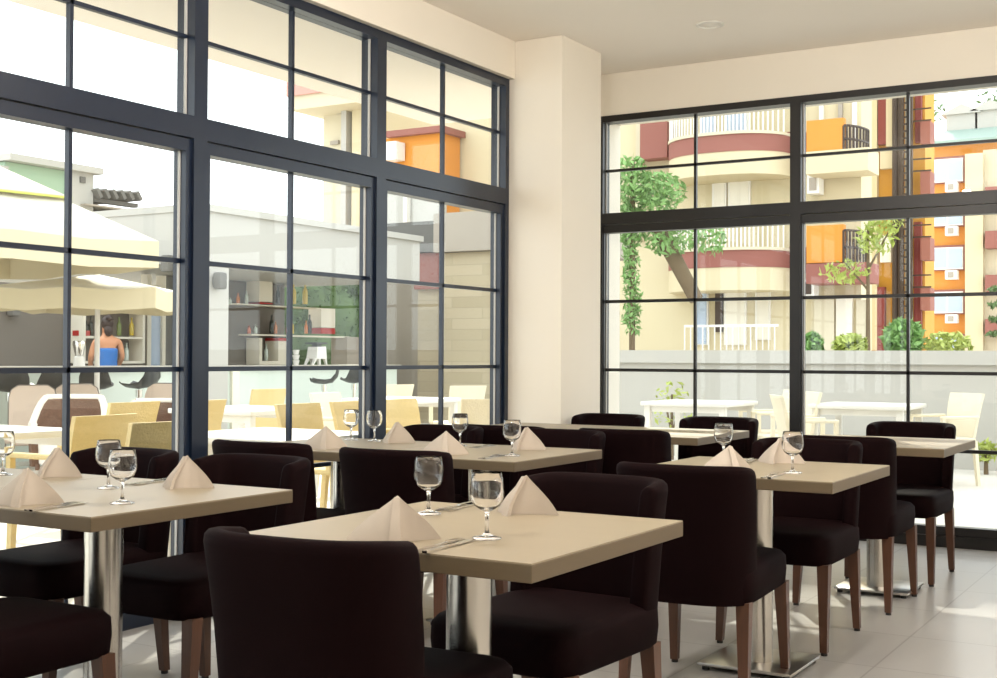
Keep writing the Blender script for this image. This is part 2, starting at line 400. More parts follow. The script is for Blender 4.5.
# napkins -----------------------------------------------------------
def mk_napkin():
    """Napkin folded into a standing tent: two faces meeting in a front ridge, a hollow rear."""
    b = MB(); H = .100; n = 10
    ridge = Vector((.012, -.070, 0)); L = Vector((-.118, -.012, 0)); Rr = Vector((.090, .045, 0)); bk = Vector((-.02, .075, 0)); ap = Vector((0, 0, H))
    base = []
    def arc(p, q, bulge, m):
        d = (q-p); nn = Vector((d.y, -d.x, 0)).normalized()
        return [p+d*(i/m)+nn*(bulge*math.sin(PI*i/m)) for i in range(m)]
    base = arc(L, ridge, .012, n)+arc(ridge, Rr, -.014, n)+arc(Rr, bk, -.006, n)+arc(bk, L, -.006, n)
    rings = []
    for k in range(9):
        u = k/8; sc = (1-u); rings.append([Vector((p.x*sc*(1+.10*math.sin(PI*u)), p.y*sc*(1+.16*math.sin(PI*u)), H*u*(1+.03*math.sin(PI*u)))) + Vector((0, 0, .0)) for p in base])
    rings[-1] = [ap+Vector((p.x*.012, p.y*.012, 0)) for p in base]
    b.loft(rings)
    o = b.build('folded_napkin', 'linen', None, 28)
    # the turned hem running down beside the ridge
    h = MB()
    A = [Vector((.016*(1-u), -.074*(1-u)*(1+.16*math.sin(PI*u)), H*u)) for u in (0, .25, .5, .75, .97)]
    Bq = [a+Vector((.020*(1-i/5), -.003, 0)) for i, a in enumerate(A)]
    rr = [[a+Vector((0, .006, 0)), a+Vector((-.005, -.010, 0)), q+Vector((.004, -.007, 0)), q+Vector((0, .006, 0))] for a, q in zip(A, Bq)]
    h.loft(rr).build('hem_fold', 'linen', o, 40)
    return tag(o, '', 'napkin', 'folded napkins on the tables')
NP = Proto(mk_napkin)
ZT = .7502
naps = [(-1.640, 2.31, 16, 'folded cloth napkin on the front centre table nearest the closest chair back'),
    (-1.640, 2.90, -28, 'pointed cloth napkin on the front centre table, right of the wine glasses'),
    (-2.905, 2.32, 12, 'cloth napkin at the left photo edge on the left foreground table'),
    (-2.855, 2.88, -14, 'cloth napkin at the right end of the left foreground table by a tub chair'),
    (-3.475, 2.90, -16, 'cloth napkin behind another napkin at the far left, near the window'),
    (-2.895, 4.43, 14, 'cloth napkin on the middle table left of a wine glass'),
    (-2.765, 4.90, -28, 'cloth napkin on the middle table at its right end, beside a wine glass'),
    (-3.54, 4.43, 14, 'cloth napkin beside the left window on the table joined to the middle table'),
    (-3.50, 4.93, -22, 'tallest looking cloth napkin in front of the yellow terrace chair, by the window post'),
    (-1.585, 4.29, 24, 'cloth napkin half hidden by the chair back at the right table'),
    (-1.575, 4.84, -26, 'cloth napkin on the right table behind the wine glass')]
for x, y, a, lb in naps: NP.put((x, y, ZT), R(a), lb)

# wine glasses --------------------------------------------------------
def mk_glass():
    out = [(0, .0), (.033, .0), (.034, .002), (.030, .004), (.012, .008), (.0052, .014), (.0042, .03), (.0044, .05), (.007, .062), (.020, .068), (.0315, .077), (.0378, .092), (.0394, .106), (.0376, .128), (.0335, .150)]
    inn = [(.0323, .150), (.0362, .128), (.0379, .106), (.0363, .092), (.0302, .0788), (.019, .0708), (.006, .068), (0, .0675)]
    return tag(MB().lathe(out+inn, 28).build('wine_glass', 'goblet_glass', None, 80), '', 'wine glass', 'wine goblets on the tables')
GL = Proto(mk_glass)
for x, y, lb in ((-1.483, 2.441, 'wine goblet on the front centre table, the one closer to the viewer beside a fork'), (-1.843, 2.737, 'wine goblet on the front centre table in front of a dark chair back'),
    (-2.69, 2.465, 'front one of two overlapping wine goblets on the left foreground table'), (-3.03, 2.72, 'rear one of two overlapping wine goblets on the left foreground table'), (-3.665, 2.824, 'wine goblet cut by the left edge of the photo near the window'),
    (-2.627, 4.524, 'wine goblet at the right of the middle table in front of a napkin'), (-3.121, 4.893, 'wine goblet on the middle table in front of a tub chair wing'), (-3.64, 4.93, 'wine goblet left of the tall napkin by the window post'), (-3.787, 4.936, 'wine goblet furthest left on the table by the window, yellow chairs behind'),
    (-1.396, 4.42, 'wine goblet on the right table in front of a napkin'), (-1.80, 4.80, 'wine goblet behind the chair back at the right table, window table behind it')):
    GL.put((x, y, ZT), 0, lb)

# cutlery --------------------------------------------------------------
def flat(mb, outline, z0, z1): return mb.prism([(x, y, z0) for x, y in outline], (0, 0, z1-z0))
def mk_fork():
    o = flat(MB(), [(-.004, -.10), (.004, -.10), (.006, -.05), (.003, .02), (.004, .035), (-.004, .035), (-.003, .02), (-.006, -.05)], .001, .0035).build('fork', 'cutlery_steel', None, 0)
    h = flat(MB(), [(-.004, .035), (.004, .035), (.012, .05), (.012, .062), (-.012, .062), (-.012, .05)], .0015, .0045)
    for x in (-.0105, -.0035, .0035, .0105): flat(h, [(x-.0016, .062), (x+.0016, .062), (x+.0012, .10), (x-.0012, .10)], .002, .0045)
    h.build('tine_head', 'cutlery_steel', o, 0)
    return tag(o, '', 'fork', 'forks on the tables')
def mk_knife():
    o = flat(MB(), [(-.006, -.11), (.006, -.11), (.0065, -.02), (-.0065, -.02)], .001, .006).build('table_knife', 'cutlery_steel', None, 0)
    flat(MB(), [(-.005, -.02), (.006, -.02), (.010, .02), (.010, .08), (.002, .11), (-.005, .09)], .002, .004).build('blade', 'cutlery_steel', o, 0)
    return tag(o, '', 'knife', 'knives on the tables')
FK, KN = Proto(mk_fork), Proto(mk_knife)
for x, y, a, lb in ((-1.50, 2.29, 4, 'beside the nearest goblet on the front centre table'), (-1.85, 2.90, 184, 'by the rear goblet on the front centre table'), (-2.775, 2.31, 8, 'beside the napkin at the left edge of the left foreground table'),
    (-3.05, 2.915, 184, 'left of the rear napkin on the left foreground table'), (-2.66, 4.42, 6, 'in front of the goblet on the middle table'), (-3.0, 4.90, 184, 'right of the rear goblet on the middle table'),
    (-1.42, 4.27, 5, 'in front of the goblet on the right table'), (-1.70, 4.82, 184, 'behind the half hidden napkin on the right table')):
    dx = .014*math.cos(R(a)); dy = .014*math.sin(R(a))
    FK.put((x-dx, y-dy, ZT), R(a), 'steel fork lying '+lb); KN.put((x+dx, y+dy, ZT), R(a), 'steel table knife lying '+lb)

# ================================================================== TERRACE AND BAR
struct('terrace_floor', MB().bx(-60, -4.2, -8, 30, -.14, -.02).bx(-4.2, 14, 8.2, 30, -.14, -.02), 'terrace_stone', 'pale stone terrace floor outside the windows', 'floor')
struct('ground', MB().bx(-120, 60, 30, 160, -.2, -.06), 'terrace_stone', 'pale ground between the apartment buildings', 'ground')
struct('roof_overhang', MB().bx(-5.5, -4.21, -3.3, 8.2, 3.0, 3.35), 'plaster_ceiling', 'cream soffit overhanging the left window outside', 'roof')

BX = -11.5
def yx(px, X): return onX(px, 369, X).y
bar = thing('terrace_bar', 'open air bar pavilion with white fascia and pale green counter front', 'bar')
MB().bx(BX-9, BX, yx(199, BX), yx(419, BX), 2.36, 3.10).bx(BX-9, BX+.05, yx(198, BX), yx(420.5, BX), 3.03, 3.12).build('fascia_roof', 'white_paint', bar, 0)
MB().bx(BX-.75, BX-.05, 4.5, yx(404, BX), .98, 1.03).build('counter_top', 'counter_stone', bar, 0)
MB().bx(BX-.7, BX-.1, 4.5, yx(402, BX), -.02, .978).build('counter_front', 'bar_front', bar, 0)
MB().bx(BX-.1+.002, BX-.06, yx(236, BX), yx(243, BX), 0, .97).build('counter_pilaster', 'shelf_white', bar, 0)
MB().bx(BX-.05, BX+.0, yx(199, BX), yx(228, BX), 0, 2.355).build('pillar', 'white_paint', bar, 0)
BW = BX-2.3                               # rear wall of the bar
MB().bx(BW-.15, BW, 4.5, yx(146, BW), 0, 2.1).build('rear_wall', 'shop_grey', bar, 0)
MB().bx(BW-.15, BW, yx(222, BW), yx(284, BW), 0, 2.355).build('rear_wall', 'shop_grey', bar, 0)
MB().bx(BW-.15, BW, yx(166, BW), yx(182, BW), 0, 2.355).build('rear_wall', 'dark_render', bar, 0)
MB().bx(BW-.12, BW+.02, yx(146, BW), yx(150, BW), 0, 2.35).bx(BW-.12, BW+.02, yx(161, BW), yx(164.5, BW), 0, 2.35).bx(BW-.12, BW+.02, yx(150, BW), yx(161, BW), 2.12, 2.2).build('door_frame', 'shelf_white', bar, 0)
MB().bx(BW-.11, BW-.02, yx(150, BW), yx(161, BW), 0, 2.12).build('door_leaf', 'window_glass_blue', bar, 0)
MB().bx(BW+.0, BW+.35, yx(331, BW), yx(372, BW), 0, 1.5).build('back_cabinet', 'grey_render', bar, 0)

SX = BW+.12                               # face plane of the shelves
def shelfbox(mb, x0, y0, x1, y1, dep=.28, X=None):
    X = X or SX; a = onX(x0, y0, X); b = onX(x1, y1, X)
    mb.bx(X-.10-dep+.28, X+dep-.1, a.y, b.y, b.z, a.z); return mb
sh = thing('bar_shelf', 'stepped white bar shelf with red trimmed boxes and rows of bottles', 'shelf')
m = MB(); shelfbox(m, 228, 304.5, 327, 309); m.build('upper_board', 'shelf_white', sh, 0)
m = MB(); shelfbox(m, 243, 334, 341, 338); m.build('middle_board', 'shelf_white', sh, 0)
m = MB(); shelfbox(m, 251, 361, 284, 364.5); shelfbox(m, 251, 338, 253.6, 361); m.build('lower_board', 'shelf_white', sh, 0)
for (x0, y0, x1, y1), (r0, r1) in (((251, 279, 264, 302.5), (302.5, 304.5)), ((313, 309, 327, 328), (328, 334)), ((270, 341, 284, 361), (338, 341))):
    m = MB(); shelfbox(m, x0, y0, x1, y1); bxo = m.build('box_block', 'shelf_white', sh, 0)
    m = MB(); shelfbox(m, x0, r0, x1, r1); m.build('red_trim', 'red_lacquer', bxo, 0)
s2 = thing('bar_shelf', 'framed white bottle shelf on the grey bar wall under the parasol', 'shelf')
m = MB(); shelfbox(m, 74, 311, 136, 313.6); shelfbox(m, 74, 313.6, 76.4, 363); shelfbox(m, 134, 313.6, 136, 363); shelfbox(m, 76.4, 361, 134, 363.4); m.build('frame', 'shelf_white', s2, 0)
m = MB(); shelfbox(m, 76.4, 336, 134, 339.2); m.build('board', 'shelf_white', s2, 0)
m = MB(); shelfbox(m, 73.5, 330.5, 85, 336, .2); tag(m.build('red_box', 'red_lacquer', None, 0), 'flat red box on the framed bottle shelf', 'box')
def mk_bottle(col):
    def f():
        o = MB().lathe([(0, 0), (.036, 0), (.038, .01), (.038, .17), (.030, .20), (.014, .225), (.013, .285), (.016, .288), (.016, .30), (0, .30)], 12).build('bottle', 'bottle_'+col, None, 50)
        return tag(o, '', 'bottle', 'bottles on the bar shelves')
    return f
BP = {k: Proto(mk_bottle(k)) for k in ('amber', 'dark', 'clear', 'gold', 'pink', 'green')}
def bottle(px, y0, y1, col, label):
    a = onX(px, y1, SX+.04); h = onX(px, y0, SX+.04).z-a.z
    zb = a.z+.004; o = BP[col].put((SX+.04, a.y, zb), 0, label); o.scale = (max(.8, min(1.25, h/.3)),)*2+(h/.3,)
UB, MBd, LB = onX(270, 304.5, SX).z, onX(290, 334, SX).z, onX(265, 361, SX).z
for px, y0, col, lb in ((230, 298, 'clear', 'small clear bottle at the left end of the upper bar shelf'), (238, 293.5, 'amber', 'orange bottle on the upper bar shelf'), (246.5, 291, 'clear', 'clear bottle left of the top box on the upper bar shelf'),
    (268, 284, 'dark', 'tall dark bottle just right of the top box on the upper bar shelf'), (278, 286, 'dark', 'second dark bottle right of the top box on the upper bar shelf'), (293.5, 283, 'gold', 'yellow labelled bottle left of the window bar on the upper shelf'), (305, 283, 'gold', 'yellow bottle at the right end of the upper bar shelf')):
    bottle(px, y0, 304.3, col, lb)
for px, y0, col, lb in ((249, 326, 'pink', 'small pinkish bottle at the left end of the middle bar shelf'), (255.5, 325, 'clear', 'short clear bottle on the middle bar shelf'), (271.5, 315.5, 'dark', 'tall dark bottle in the middle of the middle bar shelf'), (275.5, 322, 'amber', 'orange bottle beside the tall dark one on the middle bar shelf'),
    (287.5, 324, 'pink', 'reddish bottle left of the yellow one on the middle bar shelf'), (292, 320, 'gold', 'yellow bottle on the middle bar shelf'), (306, 321, 'amber', 'amber bottle left of the red trimmed box on the middle bar shelf'), (309.5, 315, 'dark', 'dark bottle touching the red trimmed box on the middle bar shelf')):
    bottle(px, y0, 333.8, col, lb)
for px, y0, col, lb in ((257, 351, 'pink', 'short bottle on the lowest bar shelf'), (266, 344, 'clear', 'taller pale bottle on the lowest bar shelf')): bottle(px, y0, 360.8, col, lb)
for px, y0, col, lb in ((86.5, 321, 'dark', 'dark bottle with pale label left of the parasol pole'), (90.6, 316, 'dark', 'tallest dark bottle left of the parasol pole'), (104.5, 317.5, 'pink', 'reddish bottle right of the parasol pole'), (119, 317.5, 'green', 'green bottle in the middle of the framed shelf'), (131.5, 318, 'gold', 'yellow bottle at the right end of the framed shelf')):
    bottle(px, y0, 335.8, col, lb)
bottle(126.5, 343, 360.8, 'clear', 'clear bottle at the bottom right of the framed shelf')

# coffee machine and things on the counter
cz = 1.031
def at_counter(px, off=-.4): q = onX(px, 366, BX+off); return (BX+off, q.y, cz)
cm = thing('coffee_machine', 'white coffee machine with splayed feet and black top tray on the bar counter', 'coffee machine', at_counter(317), 0)
MB().loft([[(-.10, -.13, .09), (.10, -.13, .09), (.10, .11, .09), (-.10, .11, .09)], [(-.09, -.10, .27), (.09, -.10, .27), (.09, .10, .27), (-.09, .10, .27)]]).build('body', 'white_gloss', cm, 0)
MB().bx(-.11, .11, -.15, .11, .31, .335).bx(-.05, .05, -.06, .04, .27, .31).build('top_tray', 'stool_black', cm, 0)
MB().loft([[(-.04, .09, .20), (.04, .09, .20), (.04, .09, .27), (-.04, .09, .27)], [(-.03, .17, .25), (.03, .17, .25), (.03, .17, .28), (-.03, .17, .28)]]).build('spout', 'white_gloss', cm, 0)
for y0, y1 in ((-.12, -.19), (-.05, -.03), (.09, .13)):
    for x in (-.07, .07): MB().leg((x, y0, .10), (x, y1, 0), .045, .03).build('leg', 'white_gloss', cm, 0)
cs = thing('cup_stack', 'stack of white cups on the bar counter left of the coffee machine', 'cups', at_counter(296), 0)
for i, r in enumerate((.05, .055, .05)): MB().lathe([(.035, .075*i), (r, .075*i+.07), (r-.006, .075*i+.068), (.03, .075*i+.008)], 16).build('cup', 'white_gloss', cs)
mx = thing('blender_jug', 'chrome blender with white base on the bar counter left of the parasol pole', 'blender', at_counter(79), 0)
MB().lathe([(.07, 0), (.06, .10), (.04, .12), (0, .12)], 16).build('base', 'white_gloss', mx)
MB().lathe([(.045, .12), (.075, .26), (.07, .30), (0, .30)], 16).build('jug', 'chrome', mx)

# woman at the bar
def skinbody(name, verts, edges, m, parent=None, sub=2):
    me = bpy.data.meshes.new(name); me.from_pydata([v[:3] for v in verts], edges, []); o = bpy.data.objects.new(name, me); C.objects.link(o)
    md = o.modifiers.new('skin', 'SKIN'); md.use_smooth_shade = True
    for i, v in enumerate(verts):
        d = me.skin_vertices[0].data[i]; d.radius = (v[3], v[4] if len(v) > 4 else v[3]); d.use_root = i == 0
    o.modifiers.new('sub', 'SUBSURF').levels = sub; o.modifiers['sub'].render_levels = sub
    me.materials.append(MATS[m])
    if parent: o.parent = parent
    return o
pp = onX(107, 366, BX-1.15)
per = thing('person', 'person with dark hair and a blue top, back turned, behind the bar counter', 'person', (BX-1.15, pp.y, -.02), R(62))
V = [(0, 0, .95, .13, .10), (0, 0, 1.10, .115, .085), (0, .0, 1.25, .135, .09), (0, .0, 1.36, .12, .08), (0, .01, 1.44, .05, .05), (0, .02, 1.52, .062, .075), (0, .02, 1.60, .07, .08), (0, .02, 1.65, .045, .05),
     (.15, 0, 1.36, .05), (.20, .02, 1.16, .04), (.17, .16, 1.02, .032), (.15, .24, 1.03, .03), (-.15, 0, 1.36, .05), (-.20, .02, 1.16, .04), (-.17, .16, 1.02, .032), (-.15, .24, 1.03, .03),
     (.08, 0, .86, .085), (.08, .01, .48, .058), (.08, -.01, .09, .038), (.08, .10, .04, .032), (-.08, 0, .86, .085), (-.08, .01, .48, .058), (-.08, -.01, .09, .038), (-.08, .10, .04, .032)]
E_ = [(0, 1), (1, 2), (2, 3), (3, 4), (4, 5), (5, 6), (6, 7), (3, 8), (8, 9), (9, 10), (10, 11), (3, 12), (12, 13), (13, 14), (14, 15), (0, 16), (16, 17), (17, 18), (18, 19), (0, 20), (20, 21), (21, 22), (22, 23)]
skinbody('body', V, E_, 'skin', per)
skinbody('top', [(0, 0, .86, .155, .125), (0, 0, .98, .15, .12), (0, 0, 1.10, .135, .105), (0, 0, 1.24, .152, .108), (0, 0, 1.29, .15, .10)], [(0, 1), (1, 2), (2, 3), (3, 4)], 'blue_cloth', per)
MB().ball((0, -.012, 1.60), .092, 2, (.92, 1.0, 1.1)).ball((0, -.07, 1.50), .06, 2, (1, .8, 1.3)).ball((0, -.10, 1.66), .045).build('hair', 'hair', per)

# wall mounted speakers
def mk_spk():
    t = thing('wall_speaker', '', 'speaker', group='terrace speakers')
    MB().box((.08, 0, 0), (.14, .14, .22), .03).build('cabinet', 'dark_render', t)
    MB().bx(-.02, .03, -.03, .03, -.05, .05).build('bracket', 'stool_black', t, 0)
    return t
SP = Proto(mk_spk)
q = onX(215.5, 281, BX+.02); SP.put((BX+.02, q.y, q.z), 0, 'grey speaker on the white bar pillar right of the window post')
q = onY(172, 264, yx(199, BX)-.02); SP.put((q.x, q.y, q.z), R(-90), 'grey speaker on the white fascia left of the window post')
q = onX(10, 308, BW+.02); SP.put((BW+.02, q.y, q.z), 0, 'dark speaker on the grey bar wall at the far left')

# bar stools
def mk_stool():
    t = thing('bar_stool', '', 'bar stool', group='black bar stools at the counter')
    s = MB(); rings = []
    prof = [(-.20, .17, .13), (-.18, .08, .165), (-.12, .01, .175), (0, -.01, .175), (.12, .0, .165), (.18, .02, .13)]
    for y, z, w in prof: rings.append([(x*w, y, .80+z+.045*abs(x)**2+dz) for x, dz in ((-1, 0), (-.5, 0), (0, 0), (.5, 0), (1, 0), (1, .018), (.5, .018), (0, .018), (-.5, .018), (-1, .018))])
    s.loft(rings).build('seat_shell', 'stool_black', t, 60)
    MB().lathe([(.04, .70), (.04, .785), (0, .785)], 12).tube((0, 0, .02), (0, 0, .72), .025).build('pole', 'chrome', t)
    MB().lathe([(.20, 0), (.20, .012), (.05, .025), (0, .025)], 24).build('base', 'chrome', t)
    f = MB(); pts = [(.14*math.cos(a), .14*math.sin(a)+.05, .30) for a in [2*PI*i/16 for i in range(17)]]; f.path(pts, .009); f.build('footrest', 'chrome', t)
    return t
ST = Proto(mk_stool)
for px, a, lb in ((10, 60, 'black bar stool furthest left at the counter'), (49, 70, 'second black bar stool from the left'), (97, 40, 'black bar stool partly behind the parasol pole'), (139, 100, 'black bar stool right of the parasol pole'), (324, 120, 'left one of two black bar stools below the coffee machine'), (354, 60, 'right one of two black bar stools below the coffee machine')):
    q = onX(px, 380, BX+.5); ST.put((BX+.5, q.y, -.02), R(a), lb)

# parasols
def parasol(name_label, loc, half, zr, zv, pole_r, rz=0, apex=None, vent=True):
    t = thing('parasol', name_label, 'parasol', loc, rz, 'cream terrace parasols')
    n = 8; ap = apex
    def ringpt(k, h, z, sag=0):           # square canopy as eight rib ends
        a = PI/4*k; r = h*(1.0 if k % 2 == 0 else 1.414); return Vector((r*math.cos(a), r*math.sin(a), z))
    c = MB(); rs = []
    for u in (0.06, .35, .7, 1):
        ring = []
        for k in range(n):
            p0 = ringpt(k, half*u, ap+(zr-ap)*u); p1 = ringpt((k+1) % n, half*u, ap+(zr-ap)*u)
            ring += [p0, (p0+p1)/2-Vector((0, 0, .03*u))]
        rs.append(ring)
    c.loft(rs, cap=False); o = c.build('canopy', 'canvas_cream', t, 20)
    s = o.modifiers.new('thick', 'SOLIDIFY'); s.thickness = .006
    v = MB(); ring = rs[-1]; v.loft([[p for p in ring], [p+Vector((0, 0, zv-zr)) for p in ring]], cap=False); o = v.build('valance', 'canvas_valance', t, 0)
    s = o.modifiers.new('thick', 'SOLIDIFY'); s.thickness = .006
    if vent:
        w = MB(); rr = []
        for u in (.02, .6):
            rr.append([ringpt(k, half*u, ap+.05+(zr-ap)*u) for k in range(n)])
        w.loft(rr, cap=False); o = w.build('vent_cap', 'canvas_cream', t, 20); s = o.modifiers.new('thick', 'SOLIDIFY'); s.thickness = .006
        b = MB(); b.path([*rr[1], rr[1][0]], .014, 6); b.build('vent_piping', 'piping_lime', t)
    MB().tube((0, 0, .06), (0, 0, ap+.05), pole_r).build('pole', 'white_gloss', t)
    MB().lathe([(.28, 0), (.28, .06), (.05, .09), (0, .09)], 24).build('base', 'white_paint', t)
    for k in range(n): MB().tube((0, 0, ap-.06), ringpt(k, half*.98, zr-.02), .012, n=6).build('rib', 'white_gloss', t)
    return t
P1 = gp(-64, 12.1, -.02); parasol('large cream parasol nearest the left window, with a vent cap and yellow green piping', P1, 1.5, 2.30, 2.04, .035, R(-11), 3.22)
P2 = gp(97, 13.4, -.02); parasol('small cream parasol with white pole standing in front of the bar shelf', P2, .86, 1.87, 1.66, .028, R(30.8), 2.05, vent=False)

# terrace chairs
def mk_rattan(matn, nm, grp):
    def f():
        t = thing(nm, '', 'chair', group=grp)
        MB().box((0, .02, .43), (.44, .44, .035), .012).build('seat', matn, t)
        b = MB(); rr = []
        for z, y, w in ((.45, -.20, .40), (.60, -.225, .42), (.75, -.255, .44), (.86, -.285, .45)):
            rr.append([(x*w/2, y-.0+.02*(x*x), z) for x in (-1, -.5, 0, .5, 1)]+[(x*w/2, y-.03+.02*(x*x), z) for x in (1, .5, 0, -.5, -1)])
        b.loft(rr).build('backrest', matn, t, 50)
        for s in (-1, 1):
            MB().box((s*.235, .0, .64), (.045, .42, .03), .01).bx(s*.235-.018, s*.235+.018, .17, .205, .43, .63).build('armrest', matn, t)
            MB().leg((s*.205, .20, .42), (s*.21, .215, 0), .04, .032).build('leg', matn, t, 0)
            MB().leg((s*.205, -.19, .42), (s*.21, -.23, 0), .04, .032).build('leg', matn, t, 0)
        return t
    return f
RY_, RC_ = Proto(mk_rattan('rattan_yellow', 'woven_armchair', 'yellow woven terrace chairs')), Proto(mk_rattan('rattan_cream', 'woven_armchair', 'cream woven terrace chairs'))
# face 90 looks away from the window wall, -90 towards it
def pc(P, px, d, face, lb): P.put(gp(px, d, -.02), R(face), lb)
for a in ((70, 6.9, 92, 'yellow woven terrace chair nearest the window, left of the broad window post'), (131, 6.3, 86, 'yellow woven terrace chair directly left of the broad window post'), (107, 8.8, 90, 'yellow woven terrace chair between the two nearest ones, further back'),
    (176, 9.2, 90, 'yellow woven terrace chair mostly behind the broad window post'), (330, 8.35, -90, 'yellow woven terrace chair left one of the pair behind the near white table'), (382, 8.85, -90, 'yellow woven terrace chair right one of the pair behind the near white table'),
    (429, 9.35, -90, 'yellow woven terrace chair behind the tall napkin'), (250, 12.4, 85, 'yellow woven terrace chair alone in front of the pale bar front')): pc(RY_, *a)
for a in ((352, 10.9, -85, 'cream woven terrace chair behind the yellow pair'), (478, 9.9, 50, 'cream woven terrace chair beside the cream column'), (457, 14.2, 60, 'cream woven terrace chair further back, in front of the beige clad wall'), (384, 14.6, 70, 'cream woven terrace chair beyond the far white table'),
    (943, 11.8, 140, 'cream woven terrace chair at the right end of the white table by the garden wall'), (808, 11.0, -60, 'cream woven terrace chair at the left end of the white table by the garden wall'), (765, 12.7, 125, 'left one of two cream woven chairs left of the window post'), (785, 12.0, 125, 'right one of two cream woven chairs left of the window post')): pc(RC_, *a)

# terrace tables
def mk_ttable():
    t = thing('terrace_table', '', 'table', group='white terrace tables')
    MB().box((0, 0, .73), (.9, .9, .04), .006).build('tabletop', 'white_gloss', t)
    MB().bx(-.40, .40, -.40, -.37, .65, .71).bx(-.40, .40, .37, .40, .65, .71).build('apron', 'white_gloss', t, 0)
    for x in (-.39, .39):
        for y in (-.39, .39): MB().bx(x-.03, x+.03, y-.03, y+.03, 0, .71).build('leg', 'white_gloss', t, 0)
    return t
TT = Proto(mk_ttable)
for px, d, a, lb in ((-30, 7.2, 0, 'white terrace table at the left photo edge beyond the window'), (272, 7.0, 0, 'long white terrace table close outside the second window bay'), (247, 10.4, 0, 'white terrace table in front of the bar pillar'), (402, 13.0, 0, 'white terrace table furthest back near the beige clad wall'),
    (868, 12.0, 0, 'white terrace table in front of the garden wall right of the window post'), (700, 12.5, 0, 'white terrace table in front of the garden wall left of the window post')):
    TT.put(gp(px, d, -.02), R(a), lb)

# wicker tub armchairs and padded lounge chairs
def mk_wicker():
    t = thing('wicker_armchair', '', 'armchair', group='brown wicker tub chairs')
    pr = [(0, .0), (0, .25), (0, .60), (.02, .63), (.06, .63), (.07, .60), (.07, .3), (.07, 0)]; rings = []
    for i in range(25):
        th = R(-35)+(PI+R(70))*i/24; cx, sy = math.cos(th), math.sin(th); hk = .50+.32*min(1, 1.7*max(0, sy))
        rings.append([(cx*(.33-n_+.03*z), -sy*(.33-n_+.03*z), .18+z*hk*1.15) for n_, z in pr])
    MB().loft(rings).build('woven_shell', 'wicker_brown', t, 50)
    rim = MB()
    pts = []
    for i in range(25):
        th = R(-35)+(PI+R(70))*i/24; hk = .50+.32*min(1, 1.7*max(0, math.sin(th))); pts.append((math.cos(th)*.315, -math.sin(th)*.315, .18+.63*hk*1.15+.012))
    rim.path(pts, .032); rim.build('rim_pad', 'cushion_white', t)
    MB().lathe([(.27, .20), (.28, .40), (.25, .44), (0, .45)], 24, cap=False).build('seat_cushion', 'cushion_white', t)
    for x in (-.22, .22):
        for y in (-.2, .2): MB().tube((x, y, 0), (x, y, .2), .02).build('leg', 'wicker_brown', t)
    return t
WK = Proto(mk_wicker)
WK.put(gp(69, 11.4, -.02), YAW+R(186), 'brown wicker tub chair with pale rim, the left one behind the yellow chairs')
WK.put(gp(149, 12.3, -.02), YAW+R(170), 'brown wicker tub chair with pale rim, the right one behind the yellow chairs', scale=.92)
def mk_lounge():
    t = thing('lounge_chair', '', 'armchair', group='tan padded lounge chairs')
    b = MB(); rr = []
    for dy in (-.05, .05):
        ring = []
        for x, z in ((-.22, .36), (.22, .36), (.22, .76), (.20, .83), (.14, .87), (-.14, .87), (-.20, .83), (-.22, .76)): ring.append((x, -.15+dy-.35*(z-.4), z))
        rr.append(ring)
    bk = b.loft(rr).build('back_cushion', 'cushion_tan', t, 40)
    MB().path([Vector(p)+Vector((0, -.0, 0)) for p in rr[0]+rr[0][:1]], .012, 6).build('piping', 'piping_grey', bk)
    MB().box((0, .1, .38), (.48, .55, .14), .04).build('seat_cushion', 'cushion_tan', t)
    for x in (-.2, .2):
        for y in (-.15, .33): MB().tube((x, y, 0), (x, y, .32), .018).build('leg', 'piping_grey', t)
    return t
LG = Proto(mk_lounge)
LG.put(gp(33, 12.3, -.02), YAW+R(200), 'tan padded high-back lounge chair furthest left on the terrace')
LG.put(gp(75, 12.9, -.02), YAW+R(195), 'tan padded high-back lounge chair behind the left wicker tub chair')
LG.put(gp(156, 13.4, -.02), YAW+R(172), 'tan padded high-back lounge chair behind the right wicker tub chair')

# far terrace end and hedge
eY = 17.6
a, b = onY(434, 215, eY), onY(560, 205, eY)
ew = thing('garden_pavilion', 'low beige clad building with deep grey roof band at the end of the terrace', 'building')
MB().bx(onY(439, 300, eY).x, onY(556, 300, eY).x, eY, eY+.4, -.1, onY(440, 253.5, eY).z).build('clad_wall', 'beige_cladding', ew, 0)
zt, zb = onY(440, 214.5, eY).z, onY(440, 253.5, eY).z
MB().bx(onY(438, 300, eY).x, onY(556, 300, eY).x, eY-.15, eY+3, zb+.01, zt).build('roof_band', 'grey_render', ew, 0)
MB().bx(onY(378, 300, eY+.6).x, onY(440, 300, eY+.6).x, eY+.6, eY+3, zb+.1, zt-.02).build('dark_roof', 'dark_render', ew, 0)
MB().bx(onY(414, 300, eY+.7).x, onY(440, 300, eY+.7).x, eY+.7, eY+.9, zb-.55, zb+.09).build('red_lintel', 'parapet_red', ew, 0)
MB().bx(onY(418, 300, eY+.8).x, onY(440, 300, eY+.8).x, eY+.8, eY+1.0, -.1, zb-.1).build('recess_wall', 'beige_cladding', ew, 0)
MB().bx(onY(380, 300, eY+1.6).x, onY(420, 300, eY+1.6).x, eY+1.6, eY+1.8, -.1, zb).build('recess_wall', 'grey_render', ew, 0)
hg = thing('hedge', 'dark green hedge growing behind the open bar', 'hedge')
hY = onX(284, 320, BW-1.2).y
m = MB()
for i in range(88): m.ball((BW-1.6+random.uniform(-.15, .15), hY-.4+.061*i, (.4, 1.3, 2.1, 2.8)[i % 4]+random.uniform(-.2, .2)), random.uniform(.45, .65), 2, (.6, 1, 1))
m.build('branches', 'leaf_dark', hg)
m = MB()
